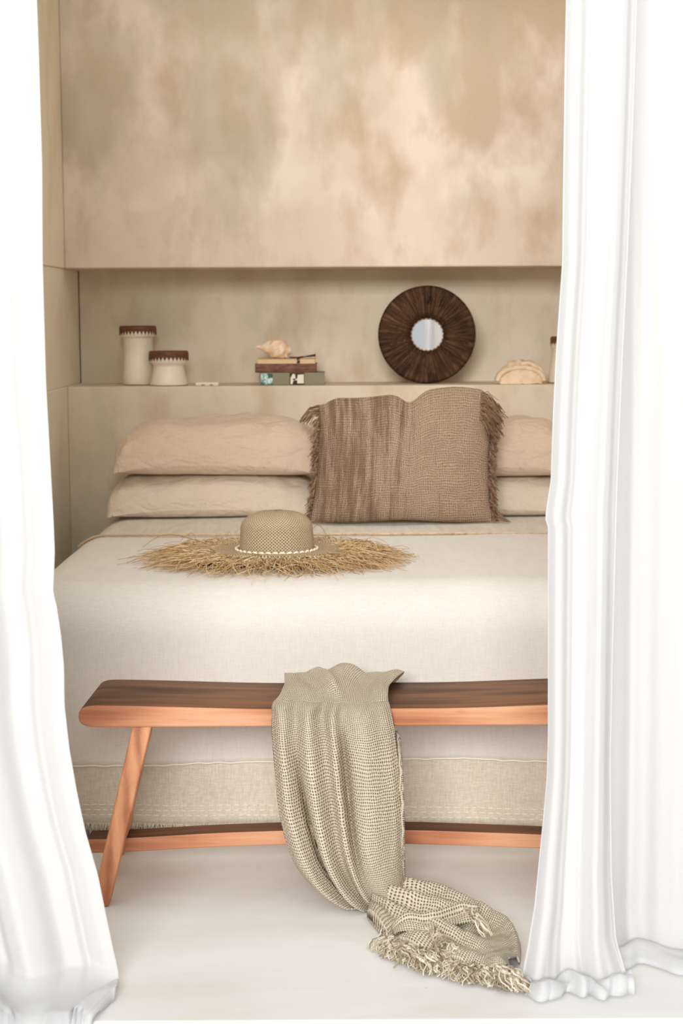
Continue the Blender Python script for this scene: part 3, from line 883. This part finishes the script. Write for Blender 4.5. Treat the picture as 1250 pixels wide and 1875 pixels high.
tassels(mb, [(905, 1780), (925, 1778), (942, 1786)], 80, .02, .05, lambda s_: D(.6, -.6), .03)
tassels(mb, [(735, 1735), (770, 1750), (800, 1745)], 70, .03, .06, lambda s_: D(.6, -.6, .6), .03)
mb.build('tassel_fringe', m_yarn, th)

# ------------------------------------------------------------------ shelf objects
ZJ = ZS + .0005
def teeth_lid(mb, r, z0, z1, drop, n=30):
    prof = [(r * .96, z0), (r, z0 + .002), (r * 1.01, (z0 + z1) / 2), (r * .985, z1 - .003), (r * .94, z1), (.001, z1)]
    mb.lathe(prof, 64)
    for i in range(n):   # carved points that bite down over the collar
        a = 2 * PI * i / n; da = PI / n * .95
        P = lambda g, rr, z: Vector((rr * math.cos(g), rr * math.sin(g), z))
        o_, i_ = r * 1.012, r * .97
        vs = [P(a - da, o_, z0 + .003), P(a + da, o_, z0 + .003), P(a, o_ * .995, z0 - drop), P(a - da, i_, z0 + .003), P(a + da, i_, z0 + .003), P(a, i_, z0 - drop)]
        mb.add(vs, [(0, 2, 1), (3, 4, 5), (0, 3, 5, 2), (1, 2, 5, 4), (0, 1, 4, 3)])
def jar(label, cx, Yc, prof, lid):
    t = thing('lidded_jar', label, 'jar', (cx, Yc, ZJ), 0, None)
    mb = MB(); mb.lathe(prof, 64); mb.build('jar_body', m_jar, t)
    mb = MB(); mb.lathe([(prof[0][0] * .97, 0.0), (prof[0][0] * .985, .001), (prof[0][0] * .985, .003)], 64); mb.build('foot_ring', m_foot, t)
    mb = MB(); teeth_lid(mb, *lid); mb.build('lid', m_lid, t, smooth=False)
    return t
YJ = 6.655
K = YJ / F * 1.004
jx = at(254, 700, Y=YJ).x
r = 33.5 * K
jar('tall cream ceramic jar with dark toothed lid at the left end of the shelf', jx, YJ,
    [(28.5 * K, .002), (29.5 * K, .006), (28.5 * K, .04), (27 * K, .10), (26.5 * K, 84 * K), (28 * K, 86 * K), (31.5 * K, 88 * K), (32.5 * K, 93 * K), (32 * K, 99 * K), (20 * K, 99 * K)],
    (r, 97 * K, 107 * K, 6.5 * K))
jx2 = at(309.5, 700, Y=6.575).x
jar('short waisted cream ceramic jar with dark toothed lid beside the tall jar', jx2, 6.575,
    [(33.5 * K, .002), (34 * K, .006), (31.5 * K, 12 * K), (28.5 * K, 24 * K), (27.5 * K, 35 * K), (28 * K, 37 * K), (33 * K, 41 * K), (34 * K, 46 * K), (33.5 * K, 52 * K), (20 * K, 52 * K)],
    (35.5 * K, 51 * K, 62 * K, 6.5 * K))
jx3 = at(1036, 700, Y=YJ).x
jar('cream jar with dark lid mostly hidden behind the right curtain', jx3, YJ,
    [(34 * K, .002), (34 * K, .006), (31 * K, 20 * K), (27 * K, 50 * K), (26.5 * K, 62 * K), (28 * K, 64 * K), (29 * K, 68 * K), (28.5 * K, 76 * K), (20 * K, 76 * K)],
    (29 * K, 73 * K, 84 * K, 6 * K))

# little white clay bar on three feet
q = M('white_clay', 0.6); q.color(srgb(240, 230, 214)); m_white = q.m
px0, px1 = at(358, 705, Y=6.56), at(401, 705, Y=6.56)
rest = thing('clay_rest', 'small flat white bar lying on the shelf between jars and books', 'ornament', ((px0.x + px1.x) / 2, 6.56, ZJ))
Lb = px1.x - px0.x
mb = MB(); mb.box((0, 0, .0078), (Lb, .030, .006)); mb.build('bar', m_white, rest, smooth=False, bevel=.002)
for k in (-.36, 0, .36):
    mb = MB(); mb.box((k * Lb, 0, .0027), (.020, .024, .0052)); mb.build('foot', m_white, rest, smooth=False, bevel=.001)

# books
def book(name, label, xl, xr, z0, z1, Yf, D, mc, mp, spine=True, rz=0.0, cover=.0025):
    cx = (xl + xr) / 2; L = xr - xl
    t = thing(name, label, 'book', (cx, Yf + D / 2, z0), rz)
    T = z1 - z0
    mb = MB()     # cover: two boards and a spine facing the room
    mb.box((0, 0, cover / 2), (L, D, cover)); mb.box((0, 0, T - cover / 2), (L, D, cover))
    if spine:
        n = 8; vs = []; fs = []
        for sx in (-1, 1):
            for i in range(n + 1):
                a = -PI / 2 + PI * i / n
                vs.append((sx * L / 2, -D / 2 - .0035 * math.cos(a), T / 2 + T / 2 * math.sin(a)))
            vs.append((sx * L / 2, -D / 2 + .003, T / 2))
        for i in range(n): fs.append((i, i + 1, n + 2 + i + 1, n + 2 + i))
        fs.append(tuple(range(n + 2))[::-1]); fs.append(tuple(range(n + 2, 2 * n + 4)))
        mb.add(vs, fs)
    mb.build('cover', mc, t, smooth=False)
    mb = MB(); mb.box((0, .001 if spine else 0, T / 2), (L - .006, D - (.006 if spine else .003), T - 2 * cover)); mb.build('pages', mp, t, smooth=False)
    return t
q = M('page_block', 0.9)
wv = q.noise(q.coord('Object', (1, 1, 60)), 30, 2); q.color(q.mix(q.g(wv, .35, .65), srgb(206, 176, 132), srgb(228, 200, 158))); m_page = q.m
q = M('grey_cloth_cover', 0.85)
w_ = q.n('ShaderNodeTexWave', Scale=90.0); q.l(q.coord('Object', (1, 0, 0)), w_.inputs['Vector'])
c = q.mix(w_.outputs['Fac'], srgb(120, 112, 94), srgb(156, 147, 126)); q.color(c); m_bgrey = q.m
q = M('red_brown_leather', 0.6)
q.color(q.mix(q.g(q.noise(q.coord('Object', (3, 3, 12)), 12, 4), .35, .7), srgb(92, 54, 40), srgb(136, 92, 74))); m_bred = q.m
q = M('buff_paper_cover', 0.8); q.color(srgb(214, 180, 134)); m_bbuff = q.m
q = M('dark_cord', 0.85); q.color(srgb(88, 58, 38)); m_dcord = q.m
YB = 6.56
kz = YB / F
def X_(px, Y=YB): return at(px, 690, Y=Y).x
zA, zB, zC = ZJ + 22.5 * kz, ZJ + 22.5 * kz + 16 * kz, ZJ + (22.5 + 16 + 9) * kz
bk = book('book', 'grey ribbed book with two pale pictured patches, lowest of the shelf stack', X_(474), X_(594), ZJ, zA, YB, .17, m_bgrey, m_page)
# printed pictures on the spine: pale aqua patch and black-and-white patch
q = M('aqua_print', 0.8); q.color(q.ramp(q.noise(q.coord('Object', (1, 1, 1)), 60, 3), [(.42, srgb(70, 92, 86)), (.5, srgb(150, 190, 184)), (.62, srgb(220, 234, 224))])); m_aq = q.m
q = M('dark_print', 0.8); q.color(srgb(62, 48, 36)); m_dp = q.m
q = M('cream_print', 0.8); q.color(srgb(228, 220, 202)); m_cp = q.m
xc = bk.location.x
def patch(name, xa_, xb_, za, zb_, mat, dy=.0045):
    mb = MB(); mb.box(((xa_ + xb_) / 2 - xc, -.085 - dy, (za + zb_) / 2), (xb_ - xa_, .0012, zb_ - za)); mb.build(name, mat, bk, smooth=False)
Tb = zA - ZJ
patch('printed_picture', X_(478), X_(499), .002, Tb - .003, m_aq)
patch('printed_picture', X_(530), X_(557), .001, Tb - .001, m_dp)
mb = MB()     # the cream motif: bent stroke and a square
def motif(pts, wd):
    vs = [(x - xc, -.085 - .0057, z) for x, z in pts]
    n = len(vs); vs2 = [(a, b_ + .0006, c_) for a, b_, c_ in vs]
    mb.add(vs + vs2, [tuple(range(n)), tuple(range(n, 2 * n))[::-1]] + [(i, (i + 1) % n, n + (i + 1) % n, n + i) for i in range(n)])
motif([(X_(531.5), .004), (X_(535), .003), (X_(537), .016), (X_(541), .020), (X_(540), Tb - .006), (X_(536), Tb - .004), (X_(532), .028)], 0)
motif([(X_(536), .019), (X_(544), .017), (X_(544), .023), (X_(536), .024)], 0)
motif([(X_(544), .006), (X_(556), .006), (X_(556), Tb - .006), (X_(545), Tb - .008), (X_(544), .026)], 0)
mb.build('printed_motif', m_cp, bk, smooth=False)
book('book', 'red-brown leather bound book in the middle of the shelf stack', X_(467), X_(580), zA + .0005, zB, YB - .001, .165, m_bred, m_page)
nb = book('notebook', 'buff notebook with open page edge tied by dark cord, on top of the stack', X_(470), X_(578), zB + .0005, zC, YB + .004, .15, m_bbuff, m_page, spine=False, cover=.0012)
mb = MB()
xk = X_(546) - nb.location.x
for k in range(4):
    x = xk + (k - 1.5) * .0026; T = zC - zB
    mb.strand([(x, -.076, -.0002 + .002), (x + .001, -.0775, T * .5), (x, -.0765, T + .001), (x, .0, T + .0018), (x, .0755, T + .001), (x, .0762, T * .5), (x, .0755, .002)], .0014, .0014, 5)
mb.strand([(xk - .004, -.077, T * .8), (xk, -.081, T + .004), (xk + .006, -.077, T + .001)], .002, .0014, 5)
tag(mb.build('cord', m_dcord, nb), 'dark cord wrapped round the notebook')
# feather-like dark brush lying on the notebook
br = thing('whisk_brush', 'small dark bristle brush lying on the tied notebook at right', 'brush', (X_(560), YB + .03, zC + .001))
mb = MB()
mb.strand([(-.062, 0, .0035), (-.03, 0, .0035), (-.01, 0, .006)], .003, .0035, 6); mb.build('handle', m_dcord, br)
mb = MB()
for i in range(90):
    a = random.uniform(-1, 1); b_ = random.uniform(-1, 1)
    mb.strand([(-.012, a * .002, .0055 + b_ * .001), (.012, a * .006, .0085 + b_ * .003), (.036, a * .013, .0115 + b_ * .0045)], .0008, .0006, 3, random.random())
mb.build('bristles', m_dcord, br)

# conch shell
q = M('pink_conch', 0.5, 0.4)
q.color(q.mix(q.g(q.noise(q.coord('Object', (14, 14, 14)), 4, 4, .6, .6), .4, .68), srgb(232, 196, 160), srgb(240, 220, 198))); m_conch = q.m
q.b.inputs['Subsurface Weight'].default_value = 0
cz = zC + .002
conch = thing('conch_shell', 'spiral pinkish cream sea shell lying on top of the book stack', 'shell', (X_(502), YB + .06, cz))
mb = MB()
S = 62 * kz      # overall length
def conchf(u, v):
    # spire axis along -x; v 0 tip .. 1 mouth end, whorls with knobs
    x = -S * .56 + S * 1.04 * v
    env = (.08 + .92 * sm(v, -.05, .6)) * (1 - .62 * sm(v, .72, 1.0) ** 1.3)
    wh = .86 + .14 * abs(math.sin(v * PI * 4.0 + u * PI)) ** .6
    kn = 1 + .10 * max(0, math.sin(u * 2 * PI * 7 + v * 20)) * sm(v, .15, .4) * (1 - sm(v, .8, 1))
    rad = S * .285 * env * wh * kn
    a = u * 2 * PI
    zc2 = S * .25 - .03 * S * v + (1 - v) * S * .085
    return Vector((x, rad * math.cos(a), max(.0, zc2 + rad * math.sin(a))))
mb.grid(64, 80, conchf, wrap_u=True)
mb.build('shell_body', m_conch, conch)
mb = MB()      # flared lip beneath
def lip(u, v):
    a = -PI * .5 + PI * .9 * u
    return Vector((S * (.02 + .36 * u), -S * (.12 + .14 * v * math.sin(u * PI)), S * (.02 + .20 * v * math.sin(u * PI * .9))))
mb.grid(24, 8, lip); mb.build('lip', m_conch, conch, solid=.003)

# round mirror with a radial fibre frame
mc = at(781, 612, Y=6.64)
MR = 88.5 * 6.66 / F
mir = thing('round_mirror', 'round mirror in a wide dark radial fibre frame leaning on the shelf', 'mirror', (mc.x, 6.62, ZJ))
tilt = math.radians(-0.6)
rot = Matrix.Rotation(tilt, 4, 'X')
def mp_(p): return rot @ (Vector(p)) 
q = M('dark_fibre', 0.75, 0.2)
at_ = q.n('ShaderNodeAttribute'); 
s_ = q.n('ShaderNodeSeparateXYZ'); q.l(q.coord('UV'), s_.inputs[0])
nn = q.n('ShaderNodeTexNoise', Scale=1.0, Detail=5.0, Roughness=0.65); q.l(q.coord('UV', (83, 1.3, 1)), nn.inputs['Vector'])
c = q.ramp(nn.outputs['Fac'], [(.34, srgb(40, 24, 14)), (.52, srgb(72, 48, 32)), (.70, srgb(116, 84, 58))])
q.color(c); q.bump(nn.outputs['Fac'], .9, .01); m_fibre = q.m
mb = MB()
HR = 28.5 * 6.66 / F
def fr(u, v):
    a = u * 2 * PI
    jag = 1 + .006 * nz(math.cos(a) * 30, math.sin(a) * 30)
    if v < .5:
        t = v / .5; r_ = HR * .99 + (MR * jag - HR) * t; y = -.010 - .014 * max(0, math.sin(min(1, t) * PI)) ** .6 + .001 * nz(a * 60, t * 2)
        if t > .97: y = -.006
    else:
        t = (v - .5) / .5; r_ = MR * jag - (MR * .99 - HR * .9) * t; y = .004
    return mp_((r_ * math.cos(a), y, MR + r_ * math.sin(a)))
mb.grid(360, 40, fr, wrap_u=True, uv=lambda u, v: (u, v))
mb.build('fibre_frame', m_fibre, mir)
mb = MB()
for i in range(700):
    a = random.uniform(0, 2 * PI); r0_, r1_ = random.uniform(HR, HR + .02), MR * random.uniform(.8, 1.012); da = random.gauss(0, .03); y = -.021 + random.uniform(0, .004)
    pts = [mp_(((r0_ + (r1_ - r0_) * t) * math.cos(a + da * t), -.012 - .014 * max(0, math.sin(min(1, max(0, ((r0_ + (r1_ - r0_) * t) - HR) / (MR - HR))) * PI)) ** .6 if t < .99 else -.008, MR + (r0_ + (r1_ - r0_) * t) * math.sin(a + da * t))) for t in (0, .25, .5, .75, 1)]
    mb.strand(pts, .0010, .0007, 3, random.random())
m_fs = strandmat('fibre_strands', [srgb(44, 27, 16), srgb(74, 50, 34), srgb(118, 86, 60)])
mb.build('fibre_strands', m_fs, mir)
q = M('mirror_glass', 0.02, 0.5); q.b.inputs['Metallic'].default_value = 1; q.color((.86, .87, .88, 1)); m_glass = q.m
mb = MB()
def gl(u, v):
    a = u * 2 * PI; r_ = HR * .985 * v; 
    return mp_((r_ * math.cos(a), -.0235 + .0010 * v * v, MR + r_ * math.sin(a)))
mb.grid(96, 24, gl, wrap_u=True)
mb.build('mirror_glass', m_glass, mir)
mb = MB()    # scalloped woven rim round the glass
q = M('rim_cord', .7); q.color(srgb(150, 120, 92)); m_rim = q.m
pts = [mp_((HR * (1 + .025 * math.sin(i * 2 * PI / 6)) * math.cos(2 * PI * i / 144), -.022, MR + HR * (1 + .025 * math.sin(i * 2 * PI / 6)) * math.sin(2 * PI * i / 144))) for i in range(145)]
mb.strand(pts, .0022, .0022, 5); mb.build('rim', m_rim, mir)

# pale coral / giant shell at right
q = M('pale_giant_shell', 0.7, .2)
q.color(q.mix(q.g(q.noise(q.coord('Object'), 30, 4, .6, .4), .4, .7), srgb(232, 208, 178), srgb(216, 188, 152))); m_clam = q.m
YC_ = 6.60
x0c, x1c = at(905, 700, Y=YC_).x, at(997, 700, Y=YC_).x
clam = thing('scallop_shell', 'rounded pale ribbed sea shell resting on the right of the shelf', 'shell', ((x0c + x1c) / 2, YC_, ZJ))
CWd = (x1c - x0c) / 2; CH = 42 * kz
mb = MB()
def clamf(u, v):
    a = PI * u                # across, left to right over the dome
    ph = PI * (v - .5)        # front to back
    hgt2 = CH * (.72 + .30 * sm(u, .1, .45))
    rib = 1 + .05 * math.sin(9 * math.sqrt((u - .95) ** 2 + .5 * (v - .2) ** 2) * 6.0) * sm(u, .0, .5)
    x = -math.cos(a) * CWd * (.25 + .75 * max(0, math.cos(ph)) ** .5) * rib
    y = math.sin(ph) * .055
    z = max(0, math.sin(a)) ** .62 * hgt2 * max(0, math.cos(ph)) ** .6 * rib + .004 * nz(u * 6, v * 6)
    return Vector((x, y, max(0, z)))
mb.grid(80, 40, clamf); mb.build('shell_body', m_clam, clam)
def arch(mb, cx_, w_, h_, y, r_, t0=0, t1=1, n=24):
    mb.strand([(cx_ - math.cos(PI * (t0 + (t1 - t0) * i / n)) * w_, y, max(r_, max(0, math.sin(PI * (t0 + (t1 - t0) * i / n))) ** .7 * h_)) for i in range(n + 1)], r_, r_, 8)
mb = MB()
arch(mb, 0.0, CWd * .92, CH * .70, -.045, .010, 0, 1)
mb.build('rolled_lip', m_clam, clam)
for k, (cxk, wk, hk, yk) in enumerate(((.25, .52, .90, -.036), (.40, .50, .84, -.028), (.55, .42, .70, -.022))):
    mb = MB(); arch(mb, CWd * cxk, CWd * wk, CH * hk, yk, .008, .35, 1); mb.build('rib', m_clam, clam)

# ------------------------------------------------------------------ curtains
def curtain(name, label, Yc, edgeL, edgeR, amp, nf, seed, pool, brk=.10, zbase=0.0, ztop=2.75, zdip=0.004, nu=170):
    """edgeL / edgeR: tables of (z, x) in world units on the plane y = Yc"""
    t = thing(name, label, 'curtain', (lerp_tab(edgeL, 1.0) * .5 + lerp_tab(edgeR, 1.0) * .5, Yc, 0))
    o3 = Vector(t.location)
    rnd = random.Random(seed); ph = [rnd.uniform(0, 6.28) for _ in range(6)]
    def f(u, v):
        z = ztop * (1 - v) if v < .93 else 0
        zt_ = ztop * (1 - min(v, 1) / .955); z = max(0, zt_)
        xl, xr = lerp_tab(edgeL, z), lerp_tab(edgeR, z)
        low = 1 - z / ztop
        uu = u + .018 * nz(u * 4, z * .8, seed) + .02 * low * nz(u * 3, z * 1.5, seed + 5)
        x = xl + (xr - xl) * u
        a_ = amp * (.55 + .75 * low)
        env = sm(min(u, 1 - u), 0, .06)
        y = a_ * (math.sin(uu * nf * 2 * PI + ph[0]) * .62 + .26 * math.sin(uu * nf * 2 * PI * 1.73 + ph[1]) + .06 * math.sin(uu * nf * 2 * PI * 2.9 + ph[2] + .5 * nz(z * 2, 3)))
        y += a_ * .035 * math.sin(uu * nf * 2 * PI * 5.3 + ph[3] + nz(z, seed))
        y *= .15 + .85 * env
        x += a_ * .12 * math.cos(uu * nf * 2 * PI + ph[0]) * env
        zz = z
        pl = pool if not callable(pool) else pool(u)
        if z < brk:      # cloth breaks and spreads on the floor
            k = 1 - z / brk
            zz = max(z, zdip) if zt_ > 0 else zdip
            y -= pl * k * k * (.35 + .65 * abs(nz(u * 5, seed)))
        if zt_ <= 0:
            k = -zt_ / (ztop * (1 / .955 - 1))       # 0..1 over the pooled part
            y -= pl * k * (.9 + .5 * nz(u * 3, seed + 2))
            zz = zdip + .045 * math.sin(k * PI) ** .8 * (.25 + abs(nz(u * nu / 50, k * 1.8, seed + 3)) * 1.3) + .006 * abs(nz(u * nu / 20, k * 3, seed))
            x += .05 * k * nz(u * 3, k, seed + 7)
            if k > .93: zz = zdip
        if Yc + y < YE + .03: zz = max(zz, .012)
        if Yc + y < YE - .006: zz -= .085 * sm(YE - .006 - Yc - y, 0, .06)
        return Vector((x, Yc + y, zz + zbase)) - o3
    mb = MB(); mb.grid(nu, 190, f)
    mb.build('fabric', m_curtain, t, solid=.0015, off=0)
    # stitched side hem: a doubled strip down the leading edge
    return t, f
def edge(pxs, Yc): return sorted([(at(x, y, Y=Yc).z, at(x, y, Y=Yc).x) for x, y in pxs])
YCL = 3.455
eR = edge([(66, -60), (72, 100), (78, 300), (79, 480), (85, 700), (93, 850), (98, 940), (101, 1010), (98, 1085), (104, 1105), (113, 1165), (118, 1220), (119, 1290), (128, 1370), (142, 1450), (157, 1520), (180, 1600), (192, 1660), (209, 1740), (224, 1800), (228, 1826)], YCL)
eL = [(z, x - 1.0 + .12 * z) for z, x in ((0, -.42), (1, -.62), (2.8, -.62))]
curtain('curtain', 'white sheer curtain panel hanging at the left edge, its hem sweeping right over the floor', YCL, eL, eR, .045, 5.5, 4, lambda u: .09 + .20 * (1 - sm(u, .92, 1.0)), nu=260, brk=.03)
YCR = 3.46
eL = edge([(1037, -60), (1034, 100), (1031, 300), (1029, 480), (1018, 640), (1012, 760), (1008, 880), (1000, 930), (998, 950), (1003, 965), (1003, 1200), (1003, 1350), (1001, 1420), (995, 1490), (988, 1560), (978, 1660), (966, 1730), (952, 1785), (946, 1815)], YCR)
eR = edge([(1168, -60), (1160, 200), (1150, 450), (1138, 700), (1130, 900), (1122, 1200), (1118, 1400), (1120, 1600), (1128, 1720), (1150, 1800)], YCR)
curtain('curtain', 'narrow white curtain panel gathered just right of the bench, bunched on the floor', YCR, eL, eR, .024, 1.75, 9, .085, nu=150)
YC3 = 3.62
eL = [(z, at(1120, 900, Y=YC3).x) for z in (0, 2.8)]
eR = [(z, at(1120, 900, Y=YC3).x + .75) for z in (0, 2.8)]
curtain('curtain', 'wide white curtain panel at the far right, set back behind the gathered panel', YC3, eL, eR, .045, 3.4, 23, .10, nu=170)
